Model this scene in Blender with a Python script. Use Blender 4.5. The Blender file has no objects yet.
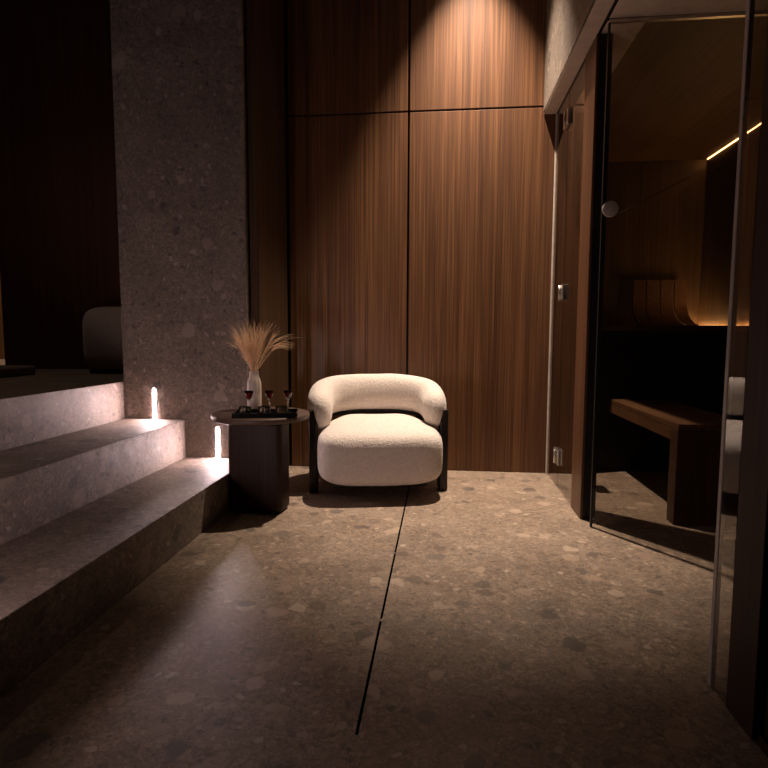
import bpy, bmesh, math, random
from mathutils import Vector, Matrix, Euler, noise
random.seed(7)
C = bpy.context.scene.collection
PI = math.pi

# ------------------------------------------------------------------ helpers
def obj(name, bm, m, parent=None, smooth=True, loc=None, auto=None):
    bmesh.ops.recalc_face_normals(bm, faces=bm.faces[:])
    me = bpy.data.meshes.new(name)
    bm.to_mesh(me); bm.free()
    if smooth:
        me.polygons.foreach_set('use_smooth', [True] * len(me.polygons))
        if auto is not None:
            try:
                me.set_sharp_from_angle(angle=math.radians(auto))
            except Exception:
                pass
    me.materials.append(m)
    o = bpy.data.objects.new(name, me)
    C.objects.link(o)
    if parent: o.parent = parent
    if loc: o.location = loc
    return o

def tag(o, label=None, cat=None, group=None, kind=None):
    if label: o['label'] = label
    if cat: o['category'] = cat
    if group: o['group'] = group
    if kind: o['kind'] = kind
    return o

def thing(name, label, cat, loc=(0, 0, 0), rz=0, group=None, kind=None):
    o = bpy.data.objects.new(name, None); C.objects.link(o)
    o.empty_display_size = .05
    o.location = loc; o.rotation_euler = (0, 0, rz)
    return tag(o, label, cat, group, kind)

def copy_tree(o, parent=None):
    c = o.copy(); C.objects.link(c)
    if parent: c.parent = parent
    for ch in list(o.children): copy_tree(ch, c)
    return c

def box(bm, x0, x1, y0, y1, z0, z1, bevel=0, seg=2):
    vs = [bm.verts.new((x, y, z)) for z in (z0, z1) for y in (y0, y1) for x in (x0, x1)]
    F = [(0, 2, 3, 1), (4, 5, 7, 6), (0, 1, 5, 4), (2, 6, 7, 3), (0, 4, 6, 2), (1, 3, 7, 5)]
    fs = [bm.faces.new([vs[i] for i in f]) for f in F]
    if bevel:
        es = list({e for f in fs for e in f.edges})
        bmesh.ops.bevel(bm, geom=es, offset=bevel, segments=seg, affect='EDGES', profile=.5)
    return bm

def boxbm(*a, **k):
    return box(bmesh.new(), *a, **k)

def lathe(bm, prof, n=40, cx=0, cy=0):
    rings = []
    for r, z in prof:
        if r < 1e-6:
            rings.append([bm.verts.new((cx, cy, z))])
        else:
            rings.append([bm.verts.new((cx + r * math.cos(2 * PI * i / n), cy + r * math.sin(2 * PI * i / n), z)) for i in range(n)])
    for a, b in zip(rings, rings[1:]):
        for i in range(n):
            j = (i + 1) % n
            if len(a) == 1 and len(b) == 1: continue
            if len(a) == 1: bm.faces.new((a[0], b[i], b[j]))
            elif len(b) == 1: bm.faces.new((a[i], a[j], b[0]))
            else: bm.faces.new((a[i], a[j], b[j], b[i]))
    return bm

def sweep(bm, pts, ring, up=Vector((0, 0, 1)), caps=True):
    """ring(i, t) -> list of (side, up) offsets; pts: centre line"""
    n = len(pts); rows = []
    for i, p in enumerate(pts):
        d = (pts[min(i + 1, n - 1)] - pts[max(i - 1, 0)]).normalized()
        s = d.cross(up)
        s = s.normalized() if s.length > 1e-5 else Vector((1, 0, 0))
        u = s.cross(d).normalized()
        rows.append([bm.verts.new(p + s * a + u * b) for a, b in ring(i, i / (n - 1))])
    k = len(rows[0])
    for a, b in zip(rows, rows[1:]):
        for i in range(k):
            bm.faces.new((a[i], a[(i + 1) % k], b[(i + 1) % k], b[i]))
    if caps:
        bm.faces.new(rows[0]); bm.faces.new(rows[-1][::-1])
    return bm

def tube(bm, pts, r, k=8, r1=None):
    pts = [Vector(p) for p in pts]
    r1 = r if r1 is None else r1
    up = Vector((0, 0, 1))
    if abs((pts[-1] - pts[0]).normalized().z) > .9: up = Vector((0, 1, 0))
    return sweep(bm, pts, lambda i, t: [((r + (r1 - r) * t) * math.cos(2 * PI * q / k), (r + (r1 - r) * t) * math.sin(2 * PI * q / k)) for q in range(k)], up)

def prism(bm, poly, axis, a, b):
    """poly of 2-D points extruded along axis (0,1,2) from a to b"""
    def P(u, v, w):
        return {0: (w, u, v), 1: (u, w, v), 2: (u, v, w)}[axis]
    A = [bm.verts.new(P(u, v, a)) for u, v in poly]
    B = [bm.verts.new(P(u, v, b)) for u, v in poly]
    n = len(poly)
    for i in range(n):
        bm.faces.new((A[i], A[(i + 1) % n], B[(i + 1) % n], B[i]))
    bm.faces.new(A[::-1]); bm.faces.new(B)
    return bm

def cushion(a, b, c, e1=.35, e2=.35, nu=64, nv=36, fn=None):
    """superellipsoid block with half sizes a,b,c; small exponents = boxier"""
    bm = bmesh.new()
    sg = lambda v, e: math.copysign(abs(v) ** e, v)
    rows = []
    for j in range(nv + 1):
        ph = -PI / 2 + PI * j / nv
        if j in (0, nv):
            p = Vector((0, 0, c * (1 if j else -1)))
            rows.append([bm.verts.new(fn(p) if fn else p)])
            continue
        row = []
        for i in range(nu):
            th = 2 * PI * i / nu
            p = Vector((a * sg(math.cos(ph), e1) * sg(math.cos(th), e2), b * sg(math.cos(ph), e1) * sg(math.sin(th), e2), c * sg(math.sin(ph), e1)))
            row.append(bm.verts.new(fn(p) if fn else p))
        rows.append(row)
    for A, B in zip(rows, rows[1:]):
        for i in range(nu):
            j = (i + 1) % nu
            if len(A) == 1: bm.faces.new((A[0], B[i], B[j]))
            elif len(B) == 1: bm.faces.new((A[i], A[j], B[0]))
            else: bm.faces.new((A[i], A[j], B[j], B[i]))
    return bm

# ------------------------------------------------------------------ materials
def mat(name):
    m = bpy.data.materials.new(name); m.use_nodes = True
    nt = m.node_tree; nt.nodes.clear()
    out = nt.nodes.new('ShaderNodeOutputMaterial')
    b = nt.nodes.new('ShaderNodeBsdfPrincipled')
    nt.links.new(b.outputs[0], out.inputs[0])
    return m, nt, b, out

class N:
    def __init__(s, nt): s.nt = nt
    def node(s, t, **kw):
        n = s.nt.nodes.new(t)
        for k, v in kw.items(): setattr(n, k, v)
        return n
    def link(s, a, b): s.nt.links.new(a, b)
    def val(s, sock, v):
        if hasattr(v, 'is_linked') or hasattr(v, 'links'): s.link(v, sock)
        else: sock.default_value = v
    def math(s, op, a, b=0.0, c=None, clamp=False):
        n = s.node('ShaderNodeMath', operation=op, use_clamp=clamp)
        s.val(n.inputs[0], a); s.val(n.inputs[1], b)
        if c is not None: s.val(n.inputs[2], c)
        return n.outputs[0]
    def mix(s, f, a, b, mode='MIX'):
        n = s.node('ShaderNodeMix', data_type='RGBA', blend_type=mode)
        s.val(n.inputs[0], f); s.val(n.inputs[6], a); s.val(n.inputs[7], b)
        return n.outputs[2]
    def ramp(s, f, stops, interp='LINEAR'):
        n = s.node('ShaderNodeValToRGB'); r = n.color_ramp; r.interpolation = interp
        while len(r.elements) > 1: r.elements.remove(r.elements[-1])
        r.elements[0].position, r.elements[0].color = stops[0][0], (*stops[0][1], 1)
        for p, c in stops[1:]:
            e = r.elements.new(p); e.color = (*c, 1)
        s.link(f, n.inputs[0]); return n.outputs[0]
    def noise(s, vec, scale, detail=3, rough=.5, dist=0):
        n = s.node('ShaderNodeTexNoise'); s.link(vec, n.inputs['Vector'])
        n.inputs['Scale'].default_value = scale; n.inputs['Detail'].default_value = detail
        n.inputs['Roughness'].default_value = rough; n.inputs['Distortion'].default_value = dist
        return n
    def voronoi(s, vec, scale, feature='F1', rnd=1):
        n = s.node('ShaderNodeTexVoronoi', feature=feature); s.link(vec, n.inputs['Vector'])
        n.inputs['Scale'].default_value = scale; n.inputs['Randomness'].default_value = rnd
        return n
    def vscale(s, vec, v):
        n = s.node('ShaderNodeVectorMath', operation='MULTIPLY'); s.link(vec, n.inputs[0]); n.inputs[1].default_value = v
        return n.outputs[0]
    def vadd(s, a, b):
        n = s.node('ShaderNodeVectorMath', operation='ADD'); s.link(a, n.inputs[0]); s.val(n.inputs[1], b)
        return n.outputs[0]
    def bump(s, h, strength, dist, b):
        n = s.node('ShaderNodeBump'); n.inputs['Strength'].default_value = strength; n.inputs['Distance'].default_value = dist
        s.link(h, n.inputs['Height']); s.link(n.outputs[0], b.inputs['Normal'])

def stone(name, tint=(1, 1, 1), gain=1.0, rough=.45):
    m, nt, b, _ = mat(name); n = N(nt)
    pos = n.node('ShaderNodeNewGeometry').outputs['Position']
    wob = n.noise(pos, 9, 2).outputs['Color']
    wv = n.vscale(n.vadd(wob, (-.5, -.5, -.5)), (.06, .06, .06))
    p = n.vadd(pos, wv)
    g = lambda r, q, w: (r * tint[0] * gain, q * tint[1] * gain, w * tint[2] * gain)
    base = n.ramp(n.noise(pos, 3.2, 6, .65).outputs['Fac'], [(.3, g(.165, .138, .115)), (.5, g(.215, .18, .15)), (.72, g(.265, .228, .192))])
    # fine gravel in two grain sizes
    col = base
    for sc, mx in ((150, .55), (62, .42)):
        vf = n.voronoi(p, sc)
        sep = n.node('ShaderNodeSeparateColor'); n.link(vf.outputs['Color'], sep.inputs[0])
        fine = n.ramp(sep.outputs[0], [(0, (.42, .41, .41)), (.3, (.86, .85, .84)), (.75, (1.08, 1.06, 1.03)), (1, (1.65, 1.58, 1.48))])
        col = n.mix(mx, col, fine, 'MULTIPLY')
    # chips of three sizes
    for sc, keep, rad, stops in (
        (26, .62, .36, [(0, g(.08, .07, .064)), (.2, g(.10, .088, .08)), (.35, g(.23, .19, .155)), (.65, g(.30, .25, .21)), (1, g(.44, .385, .325))]),
        (11.5, .66, .34, [(0, g(.07, .064, .062)), (.25, g(.12, .10, .086)), (.5, g(.27, .21, .17)), (1, g(.42, .36, .30))]),
        (4.9, .66, .26, [(0, g(.06, .056, .056)), (.4, g(.10, .09, .084)), (.55, g(.30, .235, .19)), (1, g(.38, .32, .265))])):
        off = n.vadd(n.vadd(p, n.vscale(n.vadd(n.noise(pos, 26, 3).outputs['Color'], (-.5, -.5, -.5)), (.045, .045, .045))), (sc * 1.7, sc * .31, sc * .77))
        v = n.voronoi(off, sc)
        sp = n.node('ShaderNodeSeparateColor'); n.link(v.outputs['Color'], sp.inputs[0])
        # chips vary in size with the third random channel
        rr = n.math('MULTIPLY_ADD', sp.outputs[2], rad * .9, rad * .45)
        inside = n.math('MULTIPLY', n.math('SUBTRACT', rr, v.outputs['Distance']), 18, clamp=True)
        on = n.math('GREATER_THAN', sp.outputs[0], keep)
        mask = n.math('MULTIPLY', n.math('MULTIPLY', inside, on), .72)
        cc = n.ramp(sp.outputs[1], stops)
        vein = n.noise(p, 40, 3).outputs['Fac']
        cc = n.mix(.35, cc, n.ramp(vein, [(.3, (.7, .7, .7)), (.7, (1.2, 1.2, 1.2))]), 'MULTIPLY')
        col = n.mix(mask, col, cc)
    n.link(col, b.inputs['Base Color'])
    rg = n.ramp(n.noise(pos, 14, 4).outputs['Fac'], [(.3, (rough - .08,) * 3), (.7, (rough + .1,) * 3)])
    n.link(rg, b.inputs['Roughness'])
    b.inputs['Specular IOR Level'].default_value = .45
    n.bump(n.noise(pos, 120, 4).outputs['Fac'], .08, .004, b)
    return m

def wood(name, dark, mid, light, axis=2, rough=.42, fine=95, spec=.4, coord='Position'):
    m, nt, b, _ = mat(name); n = N(nt)
    if coord == 'Position': pos = n.node('ShaderNodeNewGeometry').outputs['Position']
    else: pos = n.node('ShaderNodeTexCoord').outputs['Object']
    def sc(across, along):
        v = [across] * 3; v[axis] = along; return n.vscale(pos, tuple(v))
    a = n.noise(sc(fine, 1.1), 1, 4, .6, .4).outputs['Fac']
    c = n.noise(sc(fine * .22, .5), 1, 3, .55, .6).outputs['Fac']
    d = n.noise(sc(3.2, .25), 1, 2, .5).outputs['Fac']
    f = n.math('ADD', n.math('MULTIPLY', a, .5), n.math('ADD', n.math('MULTIPLY', c, .32), n.math('MULTIPLY', d, .18)))
    col = n.ramp(f, [(.34, dark), (.5, mid), (.66, light)])
    n.link(col, b.inputs['Base Color'])
    b.inputs['Roughness'].default_value = rough
    b.inputs['Specular IOR Level'].default_value = spec
    n.bump(a, .12, .002, b)
    return m

def plain(name, col, rough=.5, metal=0, spec=.5):
    m, nt, b, _ = mat(name); n = N(nt)
    pos = n.node('ShaderNodeNewGeometry').outputs['Position']
    f = n.noise(pos, 25, 3).outputs['Fac']
    c = n.ramp(f, [(.3, tuple(x * .9 for x in col)), (.7, tuple(min(1, x * 1.1) for x in col))])
    n.link(c, b.inputs['Base Color'])
    b.inputs['Roughness'].default_value = rough; b.inputs['Metallic'].default_value = metal
    b.inputs['Specular IOR Level'].default_value = spec
    return m

def fabric(name, col):
    m, nt, b, _ = mat(name); n = N(nt)
    pos = n.node('ShaderNodeTexCoord').outputs['Object']
    v = n.voronoi(pos, 120, 'SMOOTH_F1')
    h = n.math('ADD', n.math('MULTIPLY', v.outputs['Distance'], -.8), n.noise(pos, 55, 4, .6).outputs['Fac'])
    c = n.ramp(h, [(.0, tuple(x * .82 for x in col)), (.5, col)])
    n.link(c, b.inputs['Base Color'])
    b.inputs['Roughness'].default_value = .95
    b.inputs['Specular IOR Level'].default_value = .15
    b.inputs['Sheen Weight'].default_value = .25; b.inputs['Sheen Roughness'].default_value = .5
    n.bump(h, .55, .006, b)
    return m

def pane_glass(name, tint, ior=1.5):
    m = bpy.data.materials.new(name); m.use_nodes = True
    nt = m.node_tree; nt.nodes.clear(); n = N(nt)
    out = n.node('ShaderNodeOutputMaterial')
    fr = n.node('ShaderNodeFresnel'); fr.inputs[0].default_value = ior
    tr = n.node('ShaderNodeBsdfTransparent'); tr.inputs[0].default_value = (*tint, 1)
    gl = n.node('ShaderNodeBsdfGlossy'); gl.inputs['Roughness'].default_value = .0
    gl.inputs[0].default_value = (1, 1, 1, 1)
    mx = n.node('ShaderNodeMixShader')
    geo = n.node('ShaderNodeNewGeometry')
    front = n.math('SUBTRACT', 1.0, geo.outputs['Backfacing'])
    n.link(n.math('MULTIPLY', fr.outputs[0], front), mx.inputs[0]); n.link(tr.outputs[0], mx.inputs[1]); n.link(gl.outputs[0], mx.inputs[2])
    n.link(mx.outputs[0], out.inputs[0])
    return m

def clear(name, col, ior=1.45, rough=0):
    m, nt, b, _ = mat(name)
    b.inputs['Base Color'].default_value = (*col, 1)
    b.inputs['Transmission Weight'].default_value = 1
    b.inputs['Roughness'].default_value = rough; b.inputs['IOR'].default_value = ior
    return m

def emit(name, col, s):
    m = bpy.data.materials.new(name); m.use_nodes = True
    nt = m.node_tree; nt.nodes.clear(); n = N(nt)
    out = n.node('ShaderNodeOutputMaterial'); e = n.node('ShaderNodeEmission')
    e.inputs[0].default_value = (*col, 1); e.inputs[1].default_value = s
    n.link(e.outputs[0], out.inputs[0]); return m

M = {}
M['floor'] = stone('terrazzo_floor_stone', tint=(1.0, .91, .84), gain=1.22, rough=.42)
M['stone'] = stone('grey_ceppo_stone', tint=(.95, .90, .90), gain=1.0, rough=.62)
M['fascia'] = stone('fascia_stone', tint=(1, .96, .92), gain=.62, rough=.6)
M['walnut'] = wood('walnut_panel', (.038, .0145, .0055), (.104, .043, .0165), (.215, .098, .040), fine=130)
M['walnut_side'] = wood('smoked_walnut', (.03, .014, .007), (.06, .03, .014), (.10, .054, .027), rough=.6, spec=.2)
M['dark_wood'] = wood('dark_stained_wood', (.012, .005, .003), (.024, .010, .006), (.042, .018, .011), rough=.6, spec=.2)
M['frame_wood'] = wood('ebonised_frame_wood', (.006, .004, .003), (.012, .007, .005), (.022, .013, .009))
M['platform_wood'] = wood('platform_wall_wood', (.030, .011, .007), (.058, .022, .014), (.09, .038, .024))
M['jamb'] = wood('jamb_wood', (.05, .02, .009), (.10, .042, .018), (.17, .076, .036))
M['table_wood'] = wood('smoked_oak', (.014, .006, .004), (.026, .012, .007), (.048, .024, .014), rough=.55, spec=.2, fine=80)
M['table_top'] = wood('smoked_oak_top', (.045, .026, .018), (.075, .044, .03), (.115, .07, .05), axis=0, rough=.5, fine=70)
M['sauna_wall'] = wood('sauna_wall_wood', (.045, .024, .012), (.085, .047, .024), (.135, .077, .040), rough=.55, fine=45)
M['sauna_ceil'] = wood('sauna_ceiling_wood', (.06, .027, .011), (.105, .052, .022), (.16, .085, .038), axis=1, rough=.55, fine=30)
M['bench'] = wood('bench_wood', (.05, .022, .010), (.10, .046, .02), (.16, .078, .036), axis=1, rough=.5, fine=45)
M['bench_leg'] = wood('bench_leg_wood', (.03, .013, .006), (.06, .027, .012), (.10, .048, .022), axis=2, rough=.5, fine=45)
M['void'] = plain('drain_black', (.003, .003, .003), 1, 0, 0)
M['black'] = plain('matte_black', (.008, .007, .007), .5, 0, .3)
M['tray'] = plain('black_lacquer', (.006, .006, .006), .12, 0, .6)
M['boucle'] = fabric('cream_boucle', (.68, .60, .545))
M['pouf'] = fabric('taupe_upholstery', (.30, .235, .19))
M['darkcloth'] = fabric('dark_upholstery', (.20, .15, .12))
M['glass'] = pane_glass('pane_glass', (.90, .89, .87), 1.5)
M['glass_side'] = pane_glass('pane_glass_grey', (.82, .80, .78), 1.5)
M['glass_near'] = pane_glass('pane_glass_smoked', (.80, .78, .76), 1.7)
M['seal'] = plain('frosted_seal', (.30, .26, .235), .4)
M['chrome'] = plain('brushed_steel', (.62, .58, .54), .3, 1)
M['knob'] = plain('pale_knob', (.45, .37, .31), .5)
M['vase'] = plain('stoneware_glaze', (.57, .47, .39), .5)
M['straw'] = plain('dried_straw', (.78, .52, .29), .8)
M['straw2'] = plain('dried_straw_pale', (.88, .64, .42), .8)
M['clear'] = clear('clear_glass', (1, 1, 1))
M['red'] = clear('red_drink', (.30, .02, .008), 1.34)
M['amber'] = clear('amber_drink', (.95, .62, .25), 1.34)
M['brass'] = plain('brass_disc', (.75, .5, .22), .25, 1)
M['pale'] = plain('pale_aluminium', (.62, .54, .47), .45)
M['steel'] = plain('drain_steel', (.12, .105, .09), .35, 1)
M['led'] = emit('white_led', (1.0, .75, .76), 420)
M['led_hidden'] = emit('white_led_front', (1.0, .75, .74), 450)
M['warm_led'] = emit('warm_led', (1.0, .55, .21), 50)
M['warm_line'] = emit('warm_led_line', (1.0, .50, .18), 16)
M['plaster'] = plain('brown_plaster', (.50, .40, .33), .7)
M['ceil'] = plain('dark_ceiling', (.10, .085, .075), .8)
M['farwall'] = wood('far_wood', (.16, .08, .035), (.25, .13, .06), (.33, .18, .09))

# ------------------------------------------------------------------ camera
cam = bpy.data.cameras.new('camera'); co = bpy.data.objects.new('camera', cam); C.objects.link(co)
F_PX, TILT, YAW, ROLL = 550.32, .08661, .10292, -.003538
cam.sensor_width = 36; cam.sensor_fit = 'HORIZONTAL'; cam.lens = F_PX / 768 * 36
cam.clip_start = .02
co.location = (0, 0, 1.0)
co.matrix_world = Matrix.Translation((0, 0, 1)) @ Matrix.Rotation(YAW, 4, 'Z') @ Matrix.Rotation(PI / 2 - TILT, 4, 'X') @ Matrix.Rotation(-ROLL, 4, 'Z')
bpy.context.scene.camera = co

# ------------------------------------------------------------------ setting
XW, YB, PY, CH, SZ = .785, 4.08, 3.37, 4.06, 2.545      # partition plane, back wall, pillar face, ceiling, soffit
DX0, DX1, DY0, DY1 = -.2045, -.1955, 1.29, 3.95            # drain slot cut in the floor
bm = bmesh.new()
for a in ((-1.2, DX0, -1.6, 5.4), (DX1, 2.5, -1.6, 5.4), (DX0, DX1, -1.6, DY0), (DX0, DX1, DY1, 5.4)):
    box(bm, a[0], a[1], a[2], a[3], -.06, 0)
o = obj('floor', bm, M['floor'], smooth=False); tag(o, kind='structure')
d = thing('slot_drain', 'long thin black slot drain in the stone floor in front of the armchair', 'drain', (-.2, 2.6, -.055))
obj('channel', boxbm(-.0044, .0044, DY0 - 2.6 + .002, DY1 - 2.6 - .002, .0, .050), M['void'], d, False)
for y in (-.135, -.74):
    obj('bridge_pin', boxbm(-.0044, .0044, y - .006, y + .006, .0505, .054), M['chrome'], d, False)

# back wall: four flush walnut panels over a dark backing, narrow shadow gaps
w = obj('wall_back', boxbm(-1.3, 1.06, YB + .022, YB + .12, 0, CH), M['black'], smooth=False); tag(w, kind='structure')
def panel(x0, x1, z0, z1):
    obj('wall_panel', boxbm(x0, x1, YB, YB + .02, z0, z1, bevel=.0015, seg=1), M['walnut'], w, False)
g = .006
for x0, x1 in ((-1.135, -.255), (-.245, 1.06)):
    panel(x0 + g / 2, x1 - g / 2, .004, 2.592); panel(x0 + g / 2, x1 - g / 2, 2.606, CH)
# side return clad in wood, right of the pillar
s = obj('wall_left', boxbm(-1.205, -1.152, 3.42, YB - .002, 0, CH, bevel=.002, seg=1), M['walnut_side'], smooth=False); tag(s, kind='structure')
# pillar
t = obj('stone_pillar', boxbm(-2.047, -1.218, PY, 3.62, 0, CH), M['stone'], smooth=False)
tag(t, 'tall square pillar of grey-brown speckled stone rising from the top of the steps', 'pillar')
t = obj('stone_pillar', boxbm(-2.047, -1.218, .62, .90, 0, CH), M['stone'], smooth=False)
tag(t, 'stone pillar at the near end of the steps beyond the left edge', 'pillar')
# steps
def step(x0, x1, z0, z1, label):
    o = obj('stone_step', boxbm(x0, x1, .902, PY - .002, z0, z1, bevel=.003, seg=2), M['stone'], smooth=False)
    return tag(o, label, 'step', 'stone steps up to the platform')
step(-1.634, -1.2, 0, .215, 'lowest stone step, with a light strip at its far end beside the side table')
step(-2.046, -1.638, 0, .459, 'middle stone step with a light strip standing at its far end')
o = obj('stone_platform', boxbm(-6.2, -2.05, -1.6, 6.4, 0, .70, bevel=.003, seg=2), M['stone'], smooth=False)
tag(o, kind='structure')
# wall behind the platform
o = obj('wall_platform', boxbm(-3.89, -1.208, 4.56, 4.70, .702, CH), M['platform_wood'], smooth=False); tag(o, kind='structure')
o = obj('wall_far', boxbm(-6.2, -3.9, 6.3, 6.4, .702, CH), M['farwall'], smooth=False); tag(o, kind='structure')
o = obj('wall_left_far', boxbm(-6.3, -6.2, -1.6, 6.4, 0, CH), M['dark_wood'], smooth=False); tag(o, kind='structure')
o = obj('ceiling', boxbm(-6.3, .688, -1.6, 6.4, CH, CH + .1), M['ceil'], smooth=False); tag(o, kind='structure')

# fascia and soffit above the glass partition
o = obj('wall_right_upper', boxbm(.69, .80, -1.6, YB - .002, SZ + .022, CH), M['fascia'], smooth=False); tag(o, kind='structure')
o = obj('trim_1', boxbm(.712, .79, -1.6, YB - .002, SZ + .001, SZ + .0215), M['black'], smooth=False); tag(o, kind='structure')
bm = bmesh.new()
box(bm, .69, .776, -1.6, YB - .002, SZ - .0, SZ + .0009)
box(bm, .794, 2.5, -1.6, 2.918, SZ, SZ + .0009)
box(bm, .794, .98, 2.945, YB - .002, SZ, SZ + .0009)
o = obj('soffit', bm, M['plaster'], smooth=False); tag(o, kind='structure')

# sauna shell
SX1, SYB, SCZ = 2.31, 5.27, 2.56
o = obj('wall_sauna_back', boxbm(.70, SX1, SYB, SYB + .05, 0, SCZ), M['sauna_wall'], smooth=False); tag(o, kind='structure')
o = obj('wall_sauna_right', boxbm(SX1, SX1 + .05, 1.4, SYB + .05, 0, SCZ), M['sauna_wall'], smooth=False); tag(o, kind='structure')
o = obj('wall_sauna_left', boxbm(1.0, 1.06, YB + .125, SYB - .002, 0, SCZ), M['sauna_wall'], smooth=False); tag(o, kind='structure')
o = obj('ceiling_sauna', boxbm(.80, SX1 - .002, 2.95, SYB - .002, SCZ + .002, SCZ + .06), M['sauna_ceil'], smooth=False); tag(o, kind='structure')
# wall continuing toward the camera on the right
o = obj('wall_right', boxbm(.80, .90, -1.6, 1.36, 0, SZ - .002), M['dark_wood'], smooth=False); tag(o, kind='structure')
o = obj('baseboard_right', boxbm(.788, .7995, -1.6, 1.36, 0, .03), M['dark_wood'], smooth=False); tag(o, kind='structure')

# posts of the partition
def post(x0, x1, y0, y1, m, label, shaded_body):
    p = thing('partition_post', label, 'post', ((x0 + x1) / 2, (y0 + y1) / 2, .001))
    hx, hy = (x1 - x0) / 2, (y1 - y0) / 2
    obj('lit_side', boxbm(-hx, -hx + .012, -hy + .0, hy, 0, SZ - .004, bevel=.001, seg=1), m, p, False)
    obj('shaded_body', boxbm(-hx + .0125, hx, -hy, hy, 0, SZ - .004, bevel=.002, seg=1), shaded_body, p, False)  # shade on the front is put into the colour as black
    return p
post(.772, .852, 3.05, 3.27, M['jamb'], 'tall wooden post with its lit side brown and its shaded front coloured black, left of the sauna glass', M['black'])
post(.780, .96, 1.375, 1.50, M['dark_wood'], 'dark post at the right edge, nearest of the partition posts', M['black'])

# ------------------------------------------------------------------ glass partition
gp = thing('glass_panel', 'narrow fixed glass strip beside the wooden back wall, holding three hinges', 'glass panel', (XW, 3.88, 0))
obj('pane', boxbm(-.005, .005, -.172, .185, .006, SZ - .004), M['glass_side'], gp, False)
obj('wall_channel', boxbm(-.011, .011, .186, .197, .004, SZ - .004), M['pale'], gp, False)
gd = thing('glass_door', 'narrow hinged glass door between the fixed strip and the wooden post', 'glass door', (XW, 3.488, 0))
obj('pane', boxbm(-.005, .005, -.210, .210, .008, SZ - .006), M['glass_side'], gd, False)
for z in (2.37, 1.285, .21):
    bm = bmesh.new()
    box(bm, -.021, -.0055, .152, .282, z - .05, z + .05, bevel=.003)
    box(bm, .0055, .021, .152, .282, z - .05, z + .05, bevel=.003)
    h = obj('hinge', bm, M['chrome'], gd, False)
    bm = bmesh.new(); tube(bm, [(-.027, .217, z - .046), (-.027, .217, z + .046)], .006, 12)
    obj('hinge_pin', bm, M['chrome'], h)
fp = thing('glass_panel', 'large clear glass front of the sauna with a round pale disc near its left edge', 'glass panel', (.798, 2.93, 0))
obj('pane', boxbm(.006, SX1 - .798 - .006, -.005, .005, .003, SZ - .018), M['glass'], fp, False)
obj('top_channel', boxbm(.0, SX1 - .798 - .006, -.009, .009, SZ - .017, SZ - .003), M['chrome'], fp, False)
obj('edge_profile', boxbm(-.004, .0055, -.009, .009, .004, SZ - .018), M['black'], fp, False)
kx, kz = .033, 1.636
bm = bmesh.new()
lathe(bm, [(0, -.030), (.030, -.030), (.038, -.026), (.039, -.012), (.030, -.006), (0, -.006)], 36)
bmesh.ops.rotate(bm, verts=bm.verts, cent=(0, 0, 0), matrix=Matrix.Rotation(-PI / 2, 3, 'X'))
for v in bm.verts: v.co = Vector((v.co.x + kx, v.co.y, v.co.z + kz))
for v in bm.verts: v.co.y = -abs(v.co.y)
kb = obj('round_disc', bm, M['knob'], fp, auto=40)
bm = bmesh.new(); tube(bm, [(kx + .045, -.014, kz - .02), (kx + .37, -.014, kz + .148)], .0022, 6)
obj('thin_line', bm, M['steel'], fp)  # thin tube slanting up to the right from the disc

npn = thing('glass_panel', 'nearest glass strip at the right edge, mirroring the cream armchair', 'glass panel', (XW, 1.55, 0))
obj('pane', boxbm(-.005, .005, -.048, .033, .006, SZ - .004), M['glass_near'], npn, False)
obj('edge_seal', boxbm(-.007, .007, .0335, .052, .004, SZ - .004, bevel=.002), M['seal'], npn, False)

# ------------------------------------------------------------------ sauna furniture
b = thing('sauna_bench', 'low wooden bench with a slab leg standing on the stone floor behind the sauna glass', 'bench', (1.45, 3.55, .0))
BX, BY0, BY1 = .205, -.54, .665
for i in range(4):
    x0 = -BX + .003 + i * .1025
    obj('top_slat', boxbm(x0, x0 + .0985, BY0, BY1, .512, .545, bevel=.004), M['bench'], b, False)
for s_ in (-1, 1):
    x0 = -BX + .003 if s_ < 0 else BX - .035
    obj('side_rail', boxbm(x0, x0 + .032, BY0 + .093, BY1 - .001, .445, .511, bevel=.002), M['bench'], b, False)
obj('leg', boxbm(-BX, BX, BY0, BY0 + .092, .001, .511, bevel=.003), M['bench_leg'], b, False)

u = thing('upper_bench', 'high dark sauna bench along the back wall with a glowing rear edge', 'bench', (1.70, 4.72, 0))
obj('bench_top', boxbm(-.595, .585, -.52, .44, 1.045, 1.085, bevel=.003), M['bench_leg'], u, False)
obj('front_panel', boxbm(-.595, .60, -.50, -.47, .002, 1.044), M['black'], u, False)
# backrest of four curved slats
for nm_, bx_ in (('light_strip', (.29, .59, .525, .541)), ('light_strip', (.590, .606, -.52, .50))):
    st_ = obj(nm_, boxbm(*bx_, 1.070, 1.086), M['warm_led'], u, False); st_['label'] = 'warm glowing light strip behind the bench top'
r = bpy.data.objects.new('backrest', None); C.objects.link(r); r.parent = u
r.location = (.23, .33, 1.0855); r['label'] = 'curved slatted wooden backrest'
for i in range(4):
    x0 = -.235 + i * .118
    prof = []
    for k in range(15):
        tt = k / 14
        a_ = tt * PI / 2; y = -.16 + .24 * (1 - math.cos(min(1, tt * 1.35) * PI / 2)) ** .0 * math.sin(min(1, tt * 1.5) * PI / 2) + .03 * tt; z = .02 + .40 * tt ** 1.7
        prof.append((y, z))
    poly = prof + [(y + .018, z + .004 - .02) for y, z in reversed(prof)]
    poly = [(y, max(z, .001)) for y, z in poly]
    bm = bmesh.new(); prism(bm, poly, 0, x0, x0 + .104)
    obj('slat', bm, M['bench'], r, auto=40)
for x in (-.19, .18):
    obj('bearer', boxbm(x - .02, x + .02, -.12, .06, .0, .03), M['bench_leg'], r, False)

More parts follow.
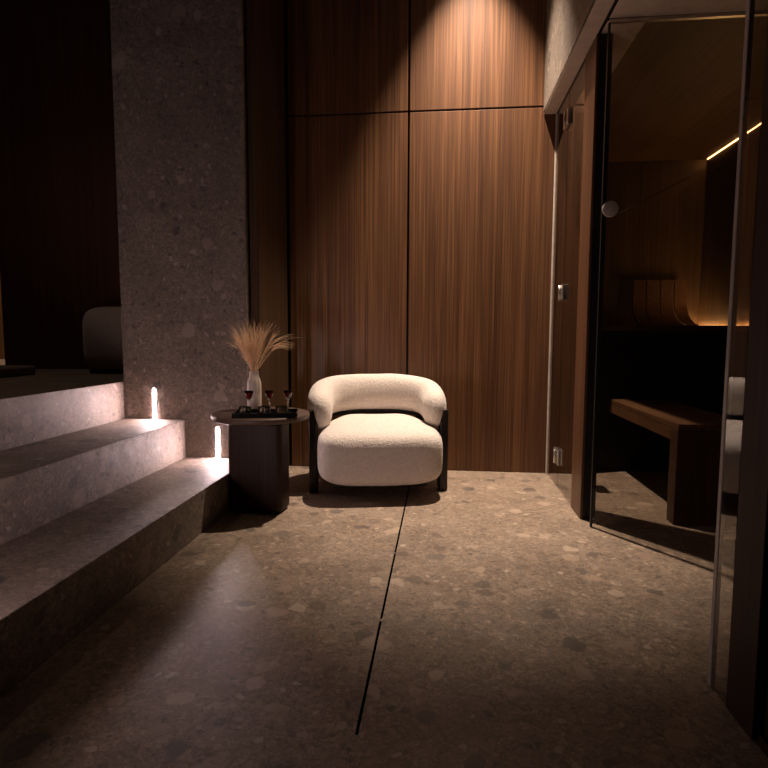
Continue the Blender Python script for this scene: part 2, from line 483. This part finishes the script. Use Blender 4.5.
def led_strip(name, label, loc, sx, sy, sz, m, grp=None):
    o = obj(name, boxbm(-sx / 2, sx / 2, -sy / 2, sy / 2, -sz / 2, sz / 2), m, smooth=False)
    o.location = loc
    return tag(o, label, 'light strip', grp)
led_strip('light_strip', 'thin warm light line running along the top of the sauna right wall', (SX1 - .0025, 4.55, SCZ - .001), .005, 1.4, .005, M['warm_line'])

# ------------------------------------------------------------------ step lights
def step_light(loc, rz, label, m, grp='light strips at the step ends'):
    t = thing('step_light', label, 'step light', loc, rz, grp)
    bm = bmesh.new(); prism(bm, [(-.010, .0), (.010, .0), (.010, .19)] + [(.010 * math.cos(a), .19 + .010 * math.sin(a)) for a in [PI * k / 8 for k in range(1, 8)]] + [(-.010, .19)], 1, -.0022, -.0010)
    obj('diffuser', bm, m, t, False)
    obj('back_plate', boxbm(-.012, .012, -.0009, -.0001, .0, .203), M['steel'], t, False)
    return t
step_light((-1.842, PY, .460), 0, 'glowing white light strip above the middle stone step', M['led'])
step_light((-1.422, PY, .216), 0, 'glowing white light strip above the lowest step, half behind the table', M['led'])
step_light((-1.842, .90, .460), PI, 'light strip on the near pillar above the middle step', M['led_hidden'])
step_light((-1.422, .90, .216), PI, 'light strip on the near pillar above the lowest step', M['led_hidden'])

# ------------------------------------------------------------------ platform furniture
p = thing('pouf', 'taupe upholstered pouf with rounded corners, half behind the stone pillar', 'pouf', (-2.50, 4.24, .70))
def pf(v):
    v = v.copy(); v.z += .272
    return v
obj('cushion', cushion(.31, .26, .255, .42, .5, fn=pf), M['pouf'], p)
obj('base', boxbm(-.24, .24, -.19, .19, .001, .03), M['black'], p, False)
m_ = obj('floor_cushion', boxbm(-.42, .42, -.20, .20, -.035, .035, bevel=.018, seg=4), M['darkcloth'], loc=(-3.46, 3.66, .737))
tag(m_, 'flat dark cushion lying on the platform at the left edge', 'cushion')

# ------------------------------------------------------------------ armchair
ch = thing('armchair', 'cream boucle armchair with a wraparound bolster back and dark wooden legs', 'armchair', (-.415, 3.60, .001), math.radians(11))
def seat_fn(v):
    v = v.copy()
    # plan: straight front, rounder rear; top rises gently to the rear
    t = (v.y + .36) / .72
    if v.y > -.16: v.x *= 1 - .40 * ((v.y + .16) / .52) ** 2
    if v.z > 0:
        v.z *= 1 + .22 * max(0, t - .15)
        v.z += .012 * math.sin(PI * min(1, max(0, t))) * max(0, 1 - (v.x / .37) ** 2)
    else:
        v.z *= 1 - .10 * (v.x / .37) ** 2
    n_ = noise.noise(v * 6) * .005 + noise.noise(v * 15) * .0025
    v += Vector((0, 0, n_))
    v.y += -.07; v.z += .258
    return v
obj('seat', cushion(.392, .36, .178, .42, .40, 96, 60, seat_fn), M['boucle'], ch)
# bolster: U-shaped tube, soft rounded ends
pts = []; NB = 72
for i in range(NB + 1):
    u_ = -1 + 2 * i / NB
    a = u_ * PI / 2 * 1.16
    ex = .78
    x = .392 * math.copysign(abs(math.sin(a)) ** ex, math.sin(a))
    cy_ = math.cos(a)
    y = .02 + .275 * math.copysign(abs(cy_) ** ex, cy_) if cy_ > 0 else .02 + .80 * cy_
    z = .606 - .105 * abs(u_) ** 2.5; x *= 1 - .05 * abs(u_) ** 4
    pts.append(Vector((x, y, z)))
for _ in range(14):
    pts = [pts[0]] + [(a_ + b_ * 2 + c_) / 4 for a_, b_, c_ in zip(pts, pts[1:], pts[2:])] + [pts[-1]]
# resample evenly
L = [0]
for a_, b_ in zip(pts, pts[1:]): L.append(L[-1] + (b_ - a_).length)
def at(s_):
    for i in range(len(pts) - 1):
        if L[i + 1] >= s_:
            f = (s_ - L[i]) / (L[i + 1] - L[i] + 1e-9); return pts[i].lerp(pts[i + 1], f)
    return pts[-1].copy()
T = L[-1]; ER = .125; cl = []; sc_ = []
NE = 10
for k in range(NE):
    q = k / NE; cl.append(at(ER * (1 - math.cos(q * PI / 2)))); sc_.append(max(.06, math.sin(q * PI / 2) ** .8))
for k in range(61):
    cl.append(at(ER + (T - 2 * ER) * k / 60)); sc_.append(1)
for k in reversed(range(NE)):
    q = k / NE; cl.append(at(T - ER * (1 - math.cos(q * PI / 2)))); sc_.append(max(.06, math.sin(q * PI / 2) ** .8))
KR = 28
def ring(i, t):
    e = abs(2 * t - 1)
    s_ = sc_[i]; out = []
    for q in range(KR):
        th = 2 * PI * q / KR
        a_ = (.088 - .022 * e ** 3) * math.copysign(abs(math.cos(th)) ** .85, math.cos(th)) * s_
        b_ = (.126 + .006 * e ** 4) * math.copysign(abs(math.sin(th)) ** .85, math.sin(th)) * s_
        w_ = noise.noise(Vector((i * .12, math.cos(th) * .8, math.sin(th) * .8))) * .005
        out.append((a_ + w_ * s_, b_ + w_ * s_))
    return out
bm = bmesh.new(); sweep(bm, cl, ring)
obj('backrest', bm, M['boucle'], ch)
# dark frame
for sx_ in (-1, 1):
    x0, x1 = sorted((sx_ * .388, sx_ * .446))
    obj('leg', boxbm(x0, x1, -.165, -.075, 0, .535, bevel=.012, seg=3), M['frame_wood'], ch)
    x0, x1 = sorted((sx_ * .300, sx_ * .352))
    obj('leg', boxbm(x0, x1, .285, .345, 0, .50, bevel=.010, seg=3), M['frame_wood'], ch)
bm = bmesh.new()
fr = []
for i in range(41):
    a = (-1 + 2 * i / 40) * PI / 2
    fr.append(Vector((.425 * math.copysign(abs(math.sin(a)) ** .8, math.sin(a)), -.085 + .42 * abs(math.cos(a)) ** .8, .47)))
sweep(bm, fr, lambda i, t: [(-.012, -.03), (.012, -.03), (.012, .03), (-.012, .03)])
obj('back_rail', bm, M['frame_wood'], ch, False)
obj('seat_frame', boxbm(-.30, .30, -.26, .22, .06, .10, bevel=.006), M['frame_wood'], ch, False)

# ------------------------------------------------------------------ side table
TX, TY, TZ = -1.022, 3.04, .560
tb = thing('side_table', 'round dark wooden side table between the steps and the armchair', 'table', (TX, TY, .001))
R = .276
bm = bmesh.new(); lathe(bm, [(0, TZ - .033), (R - .012, TZ - .033), (R - .003, TZ - .028), (R, TZ - .018), (R, TZ - .008), (R - .003, TZ - .002), (R - .008, TZ), (0, TZ)], 96)
obj('tabletop', bm, M['table_top'], tb, auto=50)
bm = boxbm(-.160, .160, -.080, .080, 0, TZ - .034, bevel=.032, seg=5)
pd = obj('pedestal', bm, M['table_wood'], tb, auto=50); pd.rotation_euler = (0, 0, math.radians(-4)); pd.location = (-.010, -.018, 0)

tz = TZ + .001
tr = thing('tray', 'black rectangular serving tray on the round side table', 'tray', (-.953, 2.925, tz + .0005), math.radians(12))
HX, HY, HT = .172, .090, .026
obj('tray_base', boxbm(-HX, HX, -HY, HY, 0, .006), M['tray'], tr, False)
for a in ((-HX, HX, -HY, -HY + .008), (-HX, HX, HY - .008, HY), (-HX, -HX + .008, -HY + .008, HY - .008), (HX - .008, HX, -HY + .008, HY - .008)):
    obj('rim', boxbm(*a, .0061, HT, bevel=.001, seg=1), M['tray'], tr, False)

# vase and dried grass
VX, VY = -1.105, 3.17
bm = bmesh.new()
pr = [(0, 0), (.036, 0), (.040, .004), (.041, .02), (.042, .10), (.041, .150), (.036, .172), (.029, .185), (.027, .20), (.027, .212), (.029, .217), (.024, .216), (.022, .205), (.023, .186), (.030, .170), (.034, .15), (.034, .012), (0, .010)]
lathe(bm, [(a, b * 1.05) for a, b in pr], 48)
v = obj('vase', bm, M['vase'], loc=(VX, VY, tz)); tag(v, 'pale stoneware bottle vase on the side table holding dried grass', 'vase')
gr = thing('dried_grass', 'bunch of golden dried feather grass fanning out of the pale vase', 'dried grass', (VX, VY, tz + .02))
rng = random.Random(11)
def hair(bm, p0, d0, ln, bend, r0, seg=6):
    pts_ = [p0.copy()]; d = d0.normalized(); p_ = p0.copy()
    for k in range(seg):
        d = (d + bend * (1.0 / seg)).normalized(); p_ = p_ + d * (ln / seg); pts_.append(p_.copy())
    rows = []
    for k, q in enumerate(pts_):
        tt = k / seg; rr = r0 * (1 - .75 * tt)
        dd = (pts_[min(k + 1, seg)] - pts_[max(k - 1, 0)]).normalized()
        s_ = dd.cross(Vector((.3, 1, .1))).normalized(); u2 = dd.cross(s_)
        rows.append([bm.verts.new(q + s_ * (rr * math.cos(2 * PI * j / 3)) + u2 * (rr * math.sin(2 * PI * j / 3))) for j in range(3)])
    for A, B in zip(rows, rows[1:]):
        for j in range(3): bm.faces.new((A[j], A[(j + 1) % 3], B[(j + 1) % 3], B[j]))
    return pts_
NS = 40
for sidx in range(NS + 7):
    bm = bmesh.new()
    lx = rng.uniform(-.36, .30) * (1 if sidx % 2 else .75); ly = rng.uniform(-.18, .18)
    arch = sidx >= NS
    if arch: lx, ly = rng.uniform(.40, .62), rng.uniform(-.12, .12)
    if sidx == NS + 6: lx = -.55
    lean = math.hypot(lx, ly); az = math.atan2(ly, lx)
    d0 = Vector((math.cos(az) * math.sin(lean), math.sin(az) * math.sin(lean), math.cos(lean)))
    rr = rng.uniform(0, .013); p0 = Vector((math.cos(az) * rr, math.sin(az) * rr, .0))
    # straight to the neck, then leaning out
    neck = Vector((math.cos(az) * min(.017, rr + .006), math.sin(az) * min(.017, rr + .006), .208))
    hair(bm, p0, neck - p0, (neck - p0).length, Vector((0, 0, 0)), .0014, 2)
    ln = rng.uniform(.13, .23) if not arch else rng.uniform(.15, .21)
    out = Vector((math.cos(az), math.sin(az) * .8, 0))
    bend = out * rng.uniform(.0, .25) + Vector((0, 0, .0))
    st = hair(bm, neck, d0, ln, bend, .0015, 8)
    nh = 22 if not arch else 5
    for h_ in range(nh):
        k = rng.randint(2, 8) if not arch else rng.randint(6, 8)
        q = st[k]
        dd = (st[min(k + 1, 8)] - st[max(k - 1, 0)]).normalized()
        jit = Vector((rng.gauss(0, .16), rng.gauss(0, .16), rng.gauss(0, .08)))
        if not arch:
            hair(bm, q, dd + jit, rng.uniform(.05, .12) , out * rng.uniform(.0, .35) + Vector((0, 0, rng.uniform(-.25, .1))), .0011, 5)
        else:
            hair(bm, q, dd + jit * .6, rng.uniform(.08, .16), out * rng.uniform(.5, 1.0) + Vector((0, 0, rng.uniform(-1.5, -.6))), .0010, 8)
    obj('stem', bm, M['straw' if sidx % 3 else 'straw2'], gr)

# glassware on the tray
def stem_glass(loc, label):
    t = thing('stem_glass', label, 'glass', loc, 0, 'stemmed glasses of red drink on the tray')
    bm = bmesh.new()
    lathe(bm, [(0, 0), (.022, 0), (.0225, .0015), (.010, .004), (.0035, .008), (.003, .05), (.006, .056), (.017, .070), (.0235, .088), (.0255, .106), (.0245, .106), (.0225, .088), (.016, .0715), (.005, .060), (0, .059)], 32)
    for v_ in bm.verts: v_.co.z += .020 * min(1, v_.co.z / .05)
    obj('bowl', bm, M['clear'], t)
    bm = bmesh.new()
    lathe(bm, [(0, .0598), (.005, .0608), (.0155, .072), (.0221, .0885), (.0235, .099), (0, .099)], 32)
    for v_ in bm.verts: v_.co.z += .020
    obj('drink', bm, M['red'], t)
    return t
def tumbler(loc, label):
    t = thing('tumbler', label, 'glass', loc, 0, 'low tumblers on the tray')
    bm = bmesh.new()
    lathe(bm, [(0, 0), (.028, 0), (.030, .003), (.033, .048), (.0315, .048), (.0287, .008), (0, .007)], 32)
    obj('cup', bm, M['clear'], t)
    bm = bmesh.new(); lathe(bm, [(0, .0075), (.028, .0082), (.0292, .018), (0, .018)], 32)
    obj('drink', bm, M['amber'], t)
    return t
def on_tray(lx, ly):
    a = math.radians(12); return (-.953 + lx * math.cos(a) - ly * math.sin(a), 2.925 + lx * math.sin(a) + ly * math.cos(a), tz + .0072)
stem_glass(on_tray(-.100, .05), 'stemmed glass of red drink in front of the pale vase')
stem_glass(on_tray(.012, .050), 'stemmed glass of red drink in the middle of the tray')
stem_glass(on_tray(.115, .05), 'stemmed glass of red drink at the right end of the tray')
tumbler(on_tray(-.112, -.032), 'low clear tumbler at the left end of the black tray')
tumbler(on_tray(-.008, -.035), 'low clear tumbler in the middle of the black tray')
tumbler(on_tray(.085, -.030), 'low clear tumbler at the right end of the black tray')

# ------------------------------------------------------------------ light
def spot(name, loc, energy, size, blend, col, rad, target=None):
    l = bpy.data.lights.new(name, 'SPOT'); l.energy = energy; l.spot_size = math.radians(size); l.spot_blend = blend
    l.color = col; l.shadow_soft_size = rad
    o = bpy.data.objects.new(name, l); C.objects.link(o); o.location = loc
    if target: o.rotation_euler = (Vector(target) - Vector(loc)).to_track_quat('-Z', 'Y').to_euler()
    return o
WARM = (1.0, .795, .625)
spot('ceiling_downlight', (.20, 3.75, CH - .02), 1260, 61, 1.0, WARM, .025)
spot('ceiling_downlight_spill', (.20, 3.75, CH - .02), 6, 110, 1.0, WARM, .025)
spot('far_downlight', (-5.3, 6.0, CH - .05), 260, 80, 1.0, (1, .7, .45), .03)
spot('platform_fill', (-3.1, 3.2, CH - .05), 22, 100, 1.0, (1, .72, .52), .05)  # added fill lamp that brightens the dim platform and pouf
w = bpy.data.worlds.new('World'); bpy.context.scene.world = w; w.use_nodes = True
bg = w.node_tree.nodes['Background']; bg.inputs[0].default_value = (1.0, .85, .72, 1); bg.inputs[1].default_value = .004

vs = bpy.context.scene.view_settings
vs.view_transform = 'Standard'; vs.look = 'None'; vs.gamma = 1; vs.exposure = 0; vs.use_curve_mapping = False
